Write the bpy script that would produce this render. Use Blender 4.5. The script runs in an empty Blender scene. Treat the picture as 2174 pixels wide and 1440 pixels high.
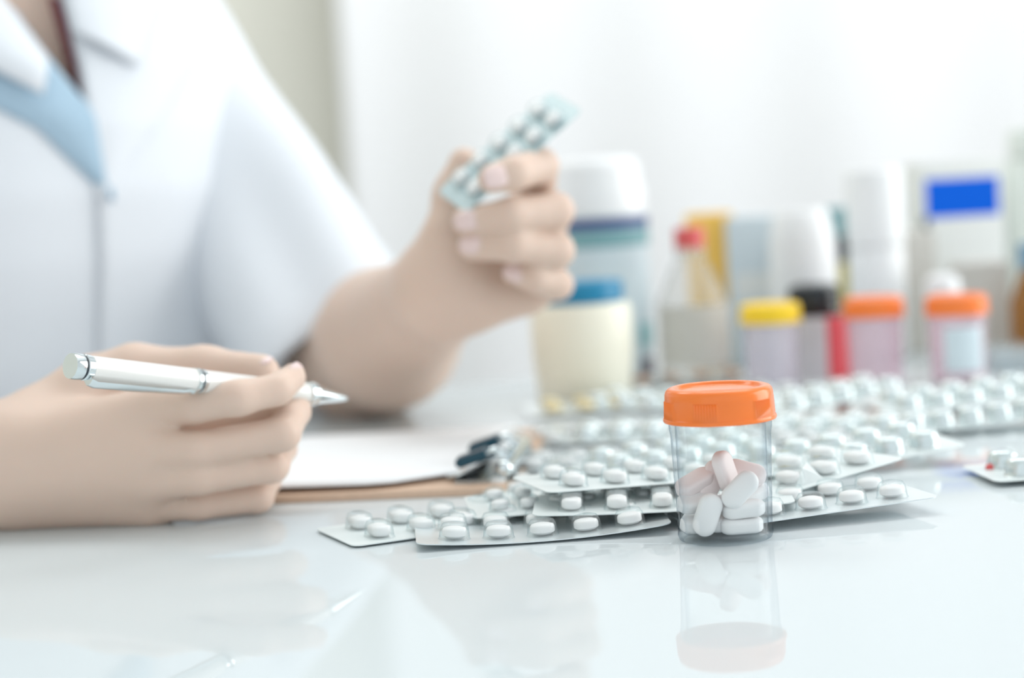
import bpy, bmesh, math, random
import numpy as np
from mathutils import Vector, Matrix

random.seed(7)
PI = math.pi
SC = bpy.context.scene
COL = SC.collection

# ------------------------------------------------------------------ camera
FPX, CX, CY = 4000.0, 1087.0, 720.0
CAM_H, PITCH, ROLL = 0.132, math.radians(4.75), math.radians(3.4)
_r0 = Vector((1, 0, 0)); _f = Vector((0, math.cos(PITCH), -math.sin(PITCH))); _u0 = Vector((0, math.sin(PITCH), math.cos(PITCH)))
_r = _r0 * math.cos(ROLL) - _u0 * math.sin(ROLL)
_u = _r0 * math.sin(ROLL) + _u0 * math.cos(ROLL)
cam_d = bpy.data.cameras.new('camera'); cam = bpy.data.objects.new('camera', cam_d); COL.objects.link(cam)
cm = Matrix.Identity(4)
for i in range(3):
    cm[i][0] = _r[i]; cm[i][1] = _u[i]; cm[i][2] = -_f[i]
cm[2][3] = CAM_H
cam.matrix_world = cm
cam_d.sensor_width = 36.0; cam_d.sensor_fit = 'HORIZONTAL'; cam_d.lens = 36.0 * FPX / 2174.0
cam_d.clip_start = 0.02; cam_d.clip_end = 50
cam_d.dof.use_dof = True; cam_d.dof.focus_distance = 0.685; cam_d.dof.aperture_fstop = 4.3
SC.camera = cam

# ------------------------------------------------------------------ world, light, exposure
w = bpy.data.worlds.new('world'); SC.world = w; w.use_nodes = True
w.node_tree.nodes['Background'].inputs[0].default_value = (0.90, 0.96, 1.0, 1)
w.node_tree.nodes['Background'].inputs[1].default_value = 1.2
def area(name, loc, target, sx, sy, power, col=(1, 1, 1)):
    d = bpy.data.lights.new(name, 'AREA'); d.shape = 'RECTANGLE'; d.size = sx; d.size_y = sy; d.energy = power; d.color = col
    o = bpy.data.objects.new(name, d); COL.objects.link(o); o.location = loc
    o.rotation_euler = (Vector(target) - Vector(loc)).to_track_quat('-Z', 'Y').to_euler()
    return o
area('window_light', (2.25, 1.15, 0.58), (0, 1.1, 0.05), 1.7, 1.7, 36, (1.0, 0.985, 0.95))
area('ceiling_light_panel', (0.35, 1.7, 1.86), (0.35, 1.7, 0), 1.4, 1.0, 17, (0.97, 0.99, 1.0))
area('ceiling_light_panel_left', (-0.9, 2.1, 1.86), (-0.9, 2.1, 0), 0.9, 0.9, 11, (1.0, 0.99, 0.96))  # unseen fill light, added to brighten the beige back wall
SC.view_settings.view_transform = 'Standard'; SC.view_settings.look = 'None'
SC.view_settings.exposure = -0.14; SC.view_settings.gamma = 1.0; SC.view_settings.use_curve_mapping = False

# ------------------------------------------------------------------ helpers
def ray(px, py):
    return _f + _r * ((px - CX) / FPX) - _u * ((py - CY) / FPX)
def P(px, py, Y):
    d = ray(px, py); return Vector((0, 0, CAM_H)) + d * (Y / d.y)
def T(px, py, z=0.0):
    d = ray(px, py); return Vector((0, 0, CAM_H)) + d * ((z - CAM_H) / d.z)
def lin(c):
    return tuple((v / 255 / 12.92) if v / 255 <= 0.04045 else ((v / 255 + 0.055) / 1.055) ** 2.4 for v in c)
MATS = {}
def mat(name, rgb, rough=0.5, metal=0.0, spec=0.5, sss=0.0, grain=0.0, scale=60.0, coat=0.0, bump=0.0):
    m = bpy.data.materials.new(name); m.use_nodes = True; nt = m.node_tree; b = nt.nodes['Principled BSDF']
    c = (*lin(rgb), 1)
    b.inputs['Base Color'].default_value = c; b.inputs['Roughness'].default_value = rough
    b.inputs['Metallic'].default_value = metal; b.inputs['Specular IOR Level'].default_value = spec
    b.inputs['Coat Weight'].default_value = coat
    if sss:
        b.inputs['Subsurface Weight'].default_value = sss; b.inputs['Subsurface Radius'].default_value = (1.0, 0.42, 0.28)
        b.inputs['Subsurface Scale'].default_value = 0.006
    if grain or bump:
        tc = nt.nodes.new('ShaderNodeTexCoord'); n = nt.nodes.new('ShaderNodeTexNoise'); n.inputs['Scale'].default_value = scale
        n.inputs['Detail'].default_value = 4
        nt.links.new(tc.outputs['Object'], n.inputs['Vector'])
        if grain:
            mx = nt.nodes.new('ShaderNodeMix'); mx.data_type = 'RGBA'
            mx.inputs['A'].default_value = tuple(max(0, v * (1 - grain)) for v in c[:3]) + (1,)
            mx.inputs['B'].default_value = tuple(min(1, v * (1 + grain)) for v in c[:3]) + (1,)
            nt.links.new(n.outputs['Fac'], mx.inputs['Factor']); nt.links.new(mx.outputs['Result'], b.inputs['Base Color'])
        if bump:
            bp = nt.nodes.new('ShaderNodeBump'); bp.inputs['Strength'].default_value = bump; bp.inputs['Distance'].default_value = 0.002
            nt.links.new(n.outputs['Fac'], bp.inputs['Height']); nt.links.new(bp.outputs['Normal'], b.inputs['Normal'])
    MATS[name] = m
    return m
def clear(name, tint=(252, 254, 254), gloss=0.55, rough=0.02, edge=(225, 232, 238), edge_w=3.0, milk=0.0, milk_rgb=(240, 240, 245)):
    """clear thin plastic: transparent shell with a fresnel gloss, denser where looked along"""
    m = bpy.data.materials.new(name); m.use_nodes = True; nt = m.node_tree; nt.nodes.clear()
    out = nt.nodes.new('ShaderNodeOutputMaterial')
    tr = nt.nodes.new('ShaderNodeBsdfTransparent'); gl = nt.nodes.new('ShaderNodeBsdfGlossy'); gl.inputs['Roughness'].default_value = rough
    lw = nt.nodes.new('ShaderNodeLayerWeight'); lw.inputs['Blend'].default_value = 0.5
    pe = nt.nodes.new('ShaderNodeMath'); pe.operation = 'POWER'; pe.inputs[1].default_value = edge_w
    nt.links.new(lw.outputs['Facing'], pe.inputs[0])
    mx = nt.nodes.new('ShaderNodeMix'); mx.data_type = 'RGBA'
    mx.inputs['A'].default_value = (*lin(tint), 1); mx.inputs['B'].default_value = (*lin(edge), 1)
    nt.links.new(pe.outputs[0], mx.inputs['Factor']); nt.links.new(mx.outputs['Result'], tr.inputs['Color'])
    a = tr.outputs[0]
    if milk:
        df = nt.nodes.new('ShaderNodeBsdfDiffuse'); df.inputs['Color'].default_value = (*lin(milk_rgb), 1)
        m1 = nt.nodes.new('ShaderNodeMixShader'); m1.inputs[0].default_value = milk
        nt.links.new(tr.outputs[0], m1.inputs[1]); nt.links.new(df.outputs[0], m1.inputs[2]); a = m1.outputs[0]
    l2 = nt.nodes.new('ShaderNodeLayerWeight'); l2.inputs['Blend'].default_value = 0.5
    pw = nt.nodes.new('ShaderNodeMath'); pw.operation = 'POWER'; pw.inputs[1].default_value = 4.0
    nt.links.new(l2.outputs['Facing'], pw.inputs[0])
    fr = nt.nodes.new('ShaderNodeMath'); fr.operation = 'MULTIPLY_ADD'; fr.inputs[1].default_value = gloss; fr.inputs[2].default_value = 0.03
    nt.links.new(pw.outputs[0], fr.inputs[0])
    ms = nt.nodes.new('ShaderNodeMixShader')
    nt.links.new(fr.outputs[0], ms.inputs[0]); nt.links.new(a, ms.inputs[1]); nt.links.new(gl.outputs[0], ms.inputs[2])
    nt.links.new(ms.outputs[0], out.inputs['Surface'])
    MATS[name] = m
    return m

def tag(o, label, cat, group=None):
    o['label'] = label; o['category'] = cat
    if group: o['group'] = group
    return o
def thing(name, label, cat, loc=(0, 0, 0), rot=None, group=None):
    o = bpy.data.objects.new(name, None); o.empty_display_size = 0.01; COL.objects.link(o)
    mw = (rot.to_4x4() if rot is not None else Matrix.Identity(4)); mw.translation = Vector(loc); o.matrix_world = mw
    return tag(o, label, cat, group)
def link(name, me, parent=None, loc=None, rot=None, label=None):
    o = bpy.data.objects.new(name, me); COL.objects.link(o)
    if parent is not None: o.parent = parent
    mw = (rot.to_4x4() if rot is not None else Matrix.Identity(4))
    if loc is not None: mw.translation = Vector(loc)
    o.matrix_basis = mw
    if label: o['label'] = label
    return o
def mesh(name, verts, faces, m, smooth=True, angle=None):
    me = bpy.data.meshes.new(name); me.from_pydata([tuple(v) for v in verts], [], faces); me.update()
    if m: me.materials.append(m)
    if smooth:
        me.polygons.foreach_set('use_smooth', [True] * len(me.polygons))
        if angle: me.set_sharp_from_angle(angle=math.radians(angle))
    return me
def bm_mesh(name, bm, m, smooth=True, angle=35):
    bmesh.ops.recalc_face_normals(bm, faces=bm.faces)
    me = bpy.data.meshes.new(name); bm.to_mesh(me); bm.free()
    if m: me.materials.append(m)
    if smooth:
        me.polygons.foreach_set('use_smooth', [True] * len(me.polygons)); me.set_sharp_from_angle(angle=math.radians(angle))
    return me
def lathe(name, prof, m, seg=48, sx=1.0, sy=1.0, angle=40, rib=None):
    """revolve (r,z) pairs; r==0 closes on the axis. rib=(i0,i1,n,depth): flutes on rows i0..i1"""
    bm = bmesh.new(); rows = []
    for i, (r, z) in enumerate(prof):
        if r <= 1e-7: rows.append([bm.verts.new((0, 0, z))]); continue
        row = []
        for k in range(seg):
            a = 2 * PI * k / seg; rr = r
            if rib and rib[0] <= i <= rib[1]: rr = r + rib[3] * rib[2](k, seg)
            row.append(bm.verts.new((rr * math.cos(a) * sx, rr * math.sin(a) * sy, z)))
        rows.append(row)
    for A, B in zip(rows, rows[1:]):
        if len(A) == 1 and len(B) == 1: continue
        for k in range(seg):
            k2 = (k + 1) % seg
            if len(A) == 1: bm.faces.new((A[0], B[k2], B[k]))
            elif len(B) == 1: bm.faces.new((A[k], A[k2], B[0]))
            else: bm.faces.new((A[k], A[k2], B[k2], B[k]))
    return bm_mesh(name, bm, m, True, angle)
def box(name, sx, sy, sz, m, bev=0.0008, z0=0.0, seg=2):
    """bevelled box standing on z0"""
    bm = bmesh.new(); bmesh.ops.create_cube(bm, size=1)
    bmesh.ops.scale(bm, vec=(sx, sy, sz), verts=bm.verts); bmesh.ops.translate(bm, vec=(0, 0, z0 + sz / 2), verts=bm.verts)
    if bev: bmesh.ops.bevel(bm, geom=bm.edges[:], offset=bev, segments=seg, affect='EDGES', profile=0.6)
    return bm_mesh(name, bm, m, True, 40)
def arc_patch(name, r, a0, a1, z0, z1, m, t=0.0003, n=24):
    """a curved label on a round body, a0..a1 in degrees (270 faces the camera)"""
    bm = bmesh.new(); rows = []
    for rr in (r, r + t):
        rows.append([[bm.verts.new((rr * math.cos(math.radians(a0 + (a1 - a0) * k / n)), rr * math.sin(math.radians(a0 + (a1 - a0) * k / n)), z)) for k in range(n + 1)] for z in (z0, z1)])
    for k in range(n):
        for q in (0, 1): bm.faces.new((rows[q][0][k], rows[q][0][k + 1], rows[q][1][k + 1], rows[q][1][k]))
        for q in (0, 1): bm.faces.new((rows[0][q][k], rows[0][q][k + 1], rows[1][q][k + 1], rows[1][q][k]))
    for k in (0, n): bm.faces.new((rows[0][0][k], rows[0][1][k], rows[1][1][k], rows[1][0][k]))
    return bm_mesh(name, bm, m, True, 30)
def tube(bm, pts, radii, seg=16, cap=True):
    pts = [Vector(p) for p in pts]; rings = []
    if not hasattr(radii, '__len__'): radii = [radii] * len(pts)
    up = Vector((0.13, 0.2, 1)).normalized()
    for i, p in enumerate(pts):
        d = (pts[min(i + 1, len(pts) - 1)] - pts[max(i - 1, 0)]).normalized()
        s = d.cross(up)
        if s.length < 1e-4: s = d.cross(Vector((1, 0, 0)))
        s.normalize(); t = s.cross(d)
        rings.append([bm.verts.new(p + (s * math.cos(2 * PI * k / seg) + t * math.sin(2 * PI * k / seg)) * radii[i]) for k in range(seg)])
    for A, B in zip(rings, rings[1:]):
        for k in range(seg): bm.faces.new((A[k], A[(k + 1) % seg], B[(k + 1) % seg], B[k]))
    if cap: bm.faces.new(rings[0][::-1]); bm.faces.new(rings[-1])
def rz(a): return Matrix.Rotation(math.radians(a), 3, 'Z')
def rx(a): return Matrix.Rotation(math.radians(a), 3, 'X')
def ry(a): return Matrix.Rotation(math.radians(a), 3, 'Y')
def frame(x, y):
    x = Vector(x).normalized(); z = x.cross(Vector(y)).normalized(); y = z.cross(x)
    return Matrix((x, y, z)).transposed()

# ------------------------------------------------------------------ materials
mat('table_white', (220, 229, 233), 0.03, spec=0.38)
_m = MATS['table_white']; _nt = _m.node_tree; _b = _nt.nodes['Principled BSDF']
_df = _nt.nodes.new('ShaderNodeBsdfDiffuse'); _df.inputs['Color'].default_value = (*lin((221, 229, 232)), 1)
_gl = _nt.nodes.new('ShaderNodeBsdfGlossy'); _gl.inputs['Roughness'].default_value = 0.03
_fr = _nt.nodes.new('ShaderNodeFresnel'); _fr.inputs['IOR'].default_value = 1.42
_mu = _nt.nodes.new('ShaderNodeMath'); _mu.operation = 'MULTIPLY'; _mu.inputs[1].default_value = 0.85
_mx = _nt.nodes.new('ShaderNodeMixShader'); _nt.links.new(_fr.outputs[0], _mu.inputs[0]); _nt.links.new(_mu.outputs[0], _mx.inputs[0])
_nt.links.new(_df.outputs[0], _mx.inputs[1]); _nt.links.new(_gl.outputs[0], _mx.inputs[2]); _nt.links.new(_mx.outputs[0], _nt.nodes['Material Output'].inputs['Surface'])
_nt.nodes.remove(_b)
mat('wall_white', (240, 242, 243), 0.8, grain=0.01, scale=3)
mat('wall_beige', (222, 221, 211), 0.85, grain=0.02, scale=3)
mat('floor_grey', (228, 229, 229), 0.4, grain=0.03, scale=8)
mat('curtain_white', (235, 236, 238), 0.9, grain=0.01, scale=30)
mat('steel', (205, 212, 214), 0.22, metal=1.0)
mat('chrome', (225, 232, 234), 0.08, metal=1.0)
mat('coat_cloth', (229, 234, 240), 0.85, grain=0.012, scale=300, bump=0.05)
mat('blouse_blue', (168, 195, 214), 0.85, grain=0.015, scale=300)  # shade on the white right lapel, put into the cloth colour
mat('shirt_maroon', (128, 44, 66), 0.8, grain=0.05, scale=200)  # dark red painted as shaded skin inside the coat opening
mat('skin', (223, 198, 182), 0.5, spec=0.35, sss=0.25, grain=0.035, scale=45)
mat('nail', (236, 212, 208), 0.25)
mat('hair', (38, 28, 26), 0.45, grain=0.2, scale=120)
mat('eye_white', (238, 238, 238), 0.1); mat('lip', (190, 110, 112), 0.4)
mat('orange_plastic', (255, 130, 52), 0.2, grain=0.02, scale=90)
mat('yellow_plastic', (255, 212, 34), 0.3, grain=0.02, scale=90)
mat('white_plastic', (240, 242, 243), 0.3, grain=0.01, scale=90)
mat('pill_white', (244, 243, 243), 0.45, grain=0.015, scale=200)
mat('pill_pink', (245, 232, 231), 0.45, grain=0.015, scale=200)
mat('pill_gold', (245, 222, 165), 0.4, grain=0.03, scale=150); mat('pill_peach', (238, 180, 140), 0.45, grain=0.03, scale=150)
mat('foil', (218, 228, 229), 0.24, metal=0.6, grain=0.06, scale=260, bump=0.15)
mat('foil_aqua', (184, 205, 209), 0.35, metal=0.1, grain=0.05, scale=200)
mat('foil_white', (226, 234, 234), 0.4, metal=0.15, grain=0.03, scale=200, bump=0.1)
mat('foil_peach', (236, 178, 150), 0.35, metal=0.1, grain=0.04, scale=200)
mat('foil_blister', (226, 234, 236), 0.25, metal=0.35, grain=0.03, scale=200)
mat('board_brown', (214, 184, 160), 0.6, grain=0.1, scale=220)
mat('paper', (246, 248, 250), 0.75, grain=0.01, scale=150)
mat('clip_dark', (10, 66, 84), 0.35); mat('dark_grey', (40, 50, 58), 0.4)
mat('pen_white', (238, 236, 232), 0.18, coat=0.4, grain=0.01, scale=80)
mat('navy', (52, 72, 130), 0.5, grain=0.06, scale=60); mat('sage', (124, 170, 176), 0.5, grain=0.06, scale=60)
mat('teal', (0, 128, 170), 0.4, grain=0.05, scale=60); mat('pale_teal', (150, 196, 200), 0.5, grain=0.05, scale=60)
mat('cream', (246, 243, 226), 0.45, grain=0.02, scale=40); mat('plum', (58, 16, 62), 0.4, grain=0.1, scale=80)
mat('red_cap', (220, 92, 92), 0.35, grain=0.03, scale=80); mat('amber_card', (248, 200, 96), 0.6, grain=0.05, scale=50)
mat('black_plastic', (8, 20, 26), 0.2, grain=0.1, scale=80); mat('brown_glass', (52, 14, 24), 0.08, grain=0.1, scale=40)
mat('red_label', (214, 74, 84), 0.5, grain=0.04, scale=70); mat('grey_label', (206, 204, 208), 0.6, grain=0.04, scale=90)
mat('blue_label', (0, 98, 222), 0.6, spec=0.15, grain=0.08, scale=50); mat('carton_white', (232, 234, 231), 0.6, grain=0.015, scale=50)
mat('carton_grey', (203, 200, 193), 0.65, grain=0.03, scale=50); mat('carton_pale_blue', (212, 224, 230), 0.6, grain=0.03, scale=40)
mat('amber_glass', (150, 98, 32), 0.08, grain=0.1, scale=30); mat('dusk_blue', (110, 150, 178), 0.5, grain=0.05, scale=60)
mat('olive_label', (214, 200, 120), 0.5, grain=0.05, scale=60); mat('label_pale', (212, 226, 232), 0.55, grain=0.05, scale=60)
mat('green_white', (226, 232, 226), 0.35, grain=0.02, scale=40)
clear('clear_plastic', tint=(254, 255, 255), edge=(196, 208, 218), edge_w=3.0, gloss=0.5)
clear('clear_lilac', tint=(251, 249, 253), milk=0.3, milk_rgb=(250, 246, 252), edge=(225, 222, 232))
clear('clear_pink', tint=(253, 247, 250), milk=0.3, milk_rgb=(252, 238, 246), edge=(232, 214, 224))
clear('clear_bubble', tint=(253, 255, 255), edge=(215, 228, 231), edge_w=3.0, milk=0.10, milk_rgb=(250, 252, 252), gloss=0.35)
clear('clear_glass', tint=(250, 250, 249), milk=0.22, milk_rgb=(240, 238, 234), edge=(205, 208, 210))
clear('clear_box', tint=(236, 242, 244), milk=0.5, milk_rgb=(214, 226, 230), edge=(180, 195, 200))

# ------------------------------------------------------------------ the setting
FLOOR_Z, CEIL_Z = -0.74, 1.9
def slab(name, x0, x1, y0, y1, z0, z1, m):
    o = link(name, box(name, x1 - x0, y1 - y0, z1 - z0, MATS[m], 0.0), None, ((x0 + x1) / 2, (y0 + y1) / 2, z0)); o['kind'] = 'structure'; return o
slab('floor', -2.0, 2.4, -1.5, 3.1, FLOOR_Z - 0.05, FLOOR_Z, 'floor_grey')
slab('ceiling', -2.0, 2.4, -1.5, 3.1, CEIL_Z, CEIL_Z + 0.05, 'wall_white')
slab('wall_back', -2.0, 2.4, 3.0, 3.1, FLOOR_Z, CEIL_Z, 'wall_beige')
slab('wall_left', -2.05, -2.0, -1.5, 3.1, FLOOR_Z, CEIL_Z, 'wall_beige')
slab('baseboard_back', -2.0, 2.4, 2.985, 3.0, FLOOR_Z, FLOOR_Z + 0.09, 'wall_white')
# right wall around a window opening
slab('wall_right', 2.35, 2.4, -1.5, 3.0, FLOOR_Z, -0.30, 'wall_white')
for k, (a, b, c, d) in enumerate(((-1.5, 0.3, -0.30, CEIL_Z), (2.4, 3.0, -0.30, CEIL_Z), (0.3, 2.4, 1.5, CEIL_Z))):
    slab('wall_right', 2.35, 2.4, a, b, c, d, 'wall_white')
wf = bmesh.new()
for (y0, y1, z0, z1) in ((0.3, 0.36, -0.30, 1.5), (2.34, 2.4, -0.30, 1.5), (0.36, 2.34, -0.30, -0.24), (0.36, 2.34, 1.44, 1.5), (1.32, 1.38, -0.24, 1.44)):
    r = bmesh.ops.create_cube(wf, size=1)
    bmesh.ops.scale(wf, vec=(0.05, y1 - y0, z1 - z0), verts=r['verts']); bmesh.ops.translate(wf, vec=(2.375, (y0 + y1) / 2, (z0 + z1) / 2), verts=r['verts'])
wo = link('window_1', bm_mesh('window_1', wf, MATS['white_plastic'], False)); wo['kind'] = 'structure'

# curtain: a hanging sheet with soft folds in front of the back wall
def curtain(name, label, x0, x1, y, z0, z1, nf, amp):
    root = thing(name, label, 'curtain', ((x0 + x1) / 2, y, z0))
    n = 220; vs = []; fs = []
    for i in range(n + 1):
        t = i / n; x = (t - 0.5) * (x1 - x0)
        o = amp * (math.sin(t * nf * 2 * PI) + 0.35 * math.sin(t * nf * 3.7 + 1.3))
        for z in (0.0, (z1 - z0) * 0.5, z1 - z0): vs.append((x, o * (1.0 - 0.25 * z / (z1 - z0)), z))
    for i in range(n):
        for q in range(2): fs.append((i * 3 + q, i * 3 + 3 + q, i * 3 + 4 + q, i * 3 + 1 + q))
    o = link('fabric', mesh('fabric', vs, fs, MATS['curtain_white']), root)
    s = o.modifiers.new('thick', 'SOLIDIFY'); s.thickness = 0.003
    bm = bmesh.new(); tube(bm, [(-(x1 - x0) / 2 - 0.05, 0, z1 - z0 + 0.01), ((x1 - x0) / 2 + 0.02, 0, z1 - z0 + 0.01)], 0.012)
    link('rail', bm_mesh('rail', bm, MATS['steel']), root)
xc = P(735, 300, 2.86).x
curtain('curtain', 'white floor length curtain with soft folds hanging in front of the back wall', xc, 2.3, 2.86, FLOOR_Z + 0.02, CEIL_Z - 0.06, 9, 0.010)

# ------------------------------------------------------------------ the table (turned 35 degrees to the camera)
YAW = math.radians(35)
EL = Vector((math.cos(YAW), math.sin(YAW), 0)); EF = Vector((math.sin(YAW), -math.cos(YAW), 0))
EDGE = Vector((-0.22, 1.115, 0))
TW, TD, TT = 2.0, 0.92, 0.03
tc_ = EDGE + EL * 0.30 + EF * (TD / 2)
table = thing('table', 'glossy white table carrying the clipboard, pill bottle and medicine packs', 'table', (tc_.x, tc_.y, FLOOR_Z), Matrix.Rotation(YAW, 3, 'Z'))
link('tabletop', box('tabletop', TW, TD, TT, MATS['table_white'], 0.006, -TT, 4), table, (0, 0, -FLOOR_Z))
legm = box('leg', 0.045, 0.045, -FLOOR_Z - TT, MATS['steel'], 0.004)
for sx in (-1, 1):
    for sy in (-1, 1): link('leg', legm, table, (sx * (TW / 2 - 0.06), sy * (TD / 2 - 0.06), 0))
link('apron', box('apron', TW - 0.12, TD - 0.12, 0.05, MATS['white_plastic'], 0.003), table, (0, 0, -FLOOR_Z - TT - 0.05))
# ------------------------------------------------------------------ sample jars (front pill bottle and its kin)
JAR_BODY = [(0, 0.0), (0.0150, 0.0), (0.0166, 0.0006), (0.0171, 0.002), (0.0171, 0.0028), (0.01685, 0.0034), (0.0174, 0.0200), (0.0180, 0.0385), (0.0184, 0.0405), (0.0184, 0.0425),
            (0.0174, 0.0430), (0.0174, 0.0490), (0.0162, 0.0490), (0.0162, 0.0380), (0.0160, 0.0200), (0.0155, 0.0042), (0.0149, 0.0028), (0, 0.0025)]
def _rib(k, n):
    a = 360.0 * k / n
    return 1.0 if (k % 2 == 0 and any(abs((a - c + 180) % 360 - 180) < 13 for c in (15, 75, 135, 195, 249, 315))) else 0.0
CAP = [(0.0, 0.0108), (0.0140, 0.0108), (0.0147, 0.0111), (0.0150, 0.0118), (0.0158, 0.0121), (0.0170, 0.0121), (0.0182, 0.0117), (0.0190, 0.0108), (0.01935, 0.0096),
       (0.01945, 0.0078), (0.0194, 0.0077), (0.0197, 0.0016), (0.0201, 0.0013), (0.0203, 0.0006), (0.0201, 0.0), (0.0188, 0.0), (0.0186, 0.0100), (0, 0.0098)]
cap_me = {}
def jar_meshes(capmat, bodymat, hi):
    key = (capmat, bodymat, hi)
    if key not in cap_me:
        seg = 240 if hi else 48
        cap_me[key] = (lathe('cap', CAP, MATS[capmat], seg, angle=50, rib=(10, 11, _rib, 0.00045) if hi else None),
                       lathe('body', JAR_BODY, MATS[bodymat], 96 if hi else 48, angle=50))
    return cap_me[key]
def sample_jar(loc, yaw, label, capmat, bodymat, hi=False, name='pill_bottle', sc=1.0):
    t = thing(name, label, 'bottle', loc, rz(yaw)); t.scale = (sc, sc, sc)
    c, b = jar_meshes(capmat, bodymat, hi)
    link('body', b, t); link('cap', c, t, (0, 0, 0.0432)); 
    return t
JAR = T(1541, 1143)
sample_jar(JAR, 0, 'clear pill bottle with orange screw cap, half full of white caplets, in the foreground', 'orange_plastic', 'clear_plastic', True)

def caplet_mesh(name, m, L=0.0155, W=0.0084, TH=0.0054):
    lv = [(-0.5, 0.45), (-0.46, 0.70), (-0.38, 0.88), (-0.27, 0.98), (-0.22, 1.0), (0.22, 1.0), (0.27, 0.98), (0.38, 0.88), (0.46, 0.70), (0.5, 0.45)]
    bm = bmesh.new(); rows = []
    for z, s in lv:
        ins = W / 2 * (1 - s); r = W / 2 - ins; row = []
        for k in range(28):
            a = 2 * PI * (k + 0.5) / 28; cx = (L / 2 - W / 2) * (1 if math.cos(a) > 0 else -1)
            row.append(bm.verts.new((cx + r * math.cos(a), r * math.sin(a), z * TH)))
        rows.append(row)
    for A, B in zip(rows, rows[1:]):
        for k in range(28): bm.faces.new((A[k], A[(k + 1) % 28], B[(k + 1) % 28], B[k]))
    bm.faces.new(rows[0][::-1]); bm.faces.new(rows[-1])
    return bm_mesh(name, bm, m, True, 60)
cw = caplet_mesh('caplet', MATS['pill_white']); cp = caplet_mesh('caplet_pink', MATS['pill_pink'])
# (x, y, z in mm in the jar, long axis, face normal, pink?, label)
CAPS = [
 (5.2, -6.5, 5.6, (1, 0.1, 0.0), (0, -0.1, 1), 0, 'white caplet lying flat on the floor of the clear bottle, at the right'),
 (6.2, -6.0, 11.3, (1, 0.05, 0.06), (-0.05, -0.15, 1), 0, 'white caplet lying flat on top of the lowest right caplet'),
 (5.0, -8.0, 18.6, (0.72, 0.1, 0.66), (-0.15, -1, 0.25), 0, 'white caplet leaning diagonally with its broad face forward, above the stacked pair'),
 (-7.0, -8.5, 10.4, (0.36, 0.1, 0.93), (0.1, -1, 0.1), 0, 'tall white caplet standing nearly upright at the front left in the bottle'),
 (-9.5, 0.5, 13.8, (1, 0.3, 0.1), (0.05, -0.5, 0.9), 0, 'white caplet lying sideways behind the tall upright caplet'),
 (-11.2, 2.0, 6.2, (0.3, 1, 0.1), (0.2, 0, 1), 0, 'white caplet low against the left wall of the clear bottle'),
 (-9.8, 3.5, 20.4, (0.85, 0.3, 0.38), (-0.3, -0.45, 0.8), 1, 'pale pinkish caplet resting high at the left wall of the bottle'),
 (-3.6, 5.0, 20.8, (0.5, 0.3, 0.75), (0.3, -1, 0.2), 1, 'pinkish caplet standing behind, between the left one and the upright wedge'),
 (1.0, -1.0, 24.4, (-0.28, -0.1, 0.95), (0.75, -0.65, 0.1), 1, 'pinkish caplet standing on edge at the top of the pile'),
 (8.6, 4.5, 22.6, (0.85, -0.2, -0.25), (-0.1, -0.7, 0.7), 1, 'pinkish caplet tilted down at the top right of the pile'),
 (9.8, 4.0, 15.0, (0.9, 0.5, 0.15), (-0.1, -0.35, 1), 0, 'white caplet half hidden behind the diagonal caplet, at the right wall'),
]
for (x, y, z, ax, nr, pk, lab) in CAPS:
    a = Vector(ax).normalized(); n = Vector(nr); s = n.cross(a).normalized(); n = a.cross(s)
    o = link('caplet', cp if pk else cw, None, JAR + Vector((x, y, z)) * 0.001, Matrix((a, s, n)).transposed())
    tag(o, lab, 'pill', 'caplets in the pill bottle')
for (x, y, z, ax, nr) in [(0.5, 8.5, 5.8, (1, 0.2, 0), (0, 0, 1)), (-2, 7.6, 12.0, (1, -0.3, 0.1), (0, 0.1, 1)), (7.5, 3.6, 8.8, (0.3, 1, 0), (0.1, 0, 1)), (-2.2, 0.5, 5.8, (0.2, 1, 0), (0, 0, 1))]:
    a = Vector(ax).normalized(); n = Vector(nr); s = n.cross(a).normalized(); n = a.cross(s)
    o = link('caplet', cw, None, JAR + Vector((x, y, z)) * 0.001, Matrix((a, s, n)).transposed())
    tag(o, 'white caplet buried inside the heap in the clear pill bottle', 'pill', 'caplets in the pill bottle')

# ------------------------------------------------------------------ blister packs
def rrect(L, W, r, n=6):
    pts = []
    for (cx, cy, a0) in ((L / 2 - r, W / 2 - r, 0), (-L / 2 + r, W / 2 - r, 90), (-L / 2 + r, -W / 2 + r, 180), (L / 2 - r, -W / 2 + r, 270)):
        for k in range(n + 1):
            a = math.radians(a0 + 90 * k / n); pts.append((cx + r * math.cos(a), cy + r * math.sin(a)))
    return pts
def sheet_mesh(name, L, W, m, t=0.0004, r=0.004, bend=0.0, nx=14, z0=0.0):
    """rounded sheet cut into strips so that it can bend along its length"""
    bm = bmesh.new()
    vs = [bm.verts.new((x, y, z0)) for x, y in rrect(L, W, r)]
    f = bm.faces.new(vs)
    ex = bmesh.ops.extrude_face_region(bm, geom=[f]); bmesh.ops.translate(bm, vec=(0, 0, t), verts=[v for v in ex['geom'] if isinstance(v, bmesh.types.BMVert)])
    if bend:
        for k in range(1, nx):
            bmesh.ops.bisect_plane(bm, geom=bm.verts[:] + bm.edges[:] + bm.faces[:], plane_co=(-L / 2 + L * k / nx, 0, 0), plane_no=(1, 0, 0))
        for v in bm.verts: v.co.z += bend * (2 * v.co.x / L) ** 2
    return bm_mesh(name, bm, m, True, 40)
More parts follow.
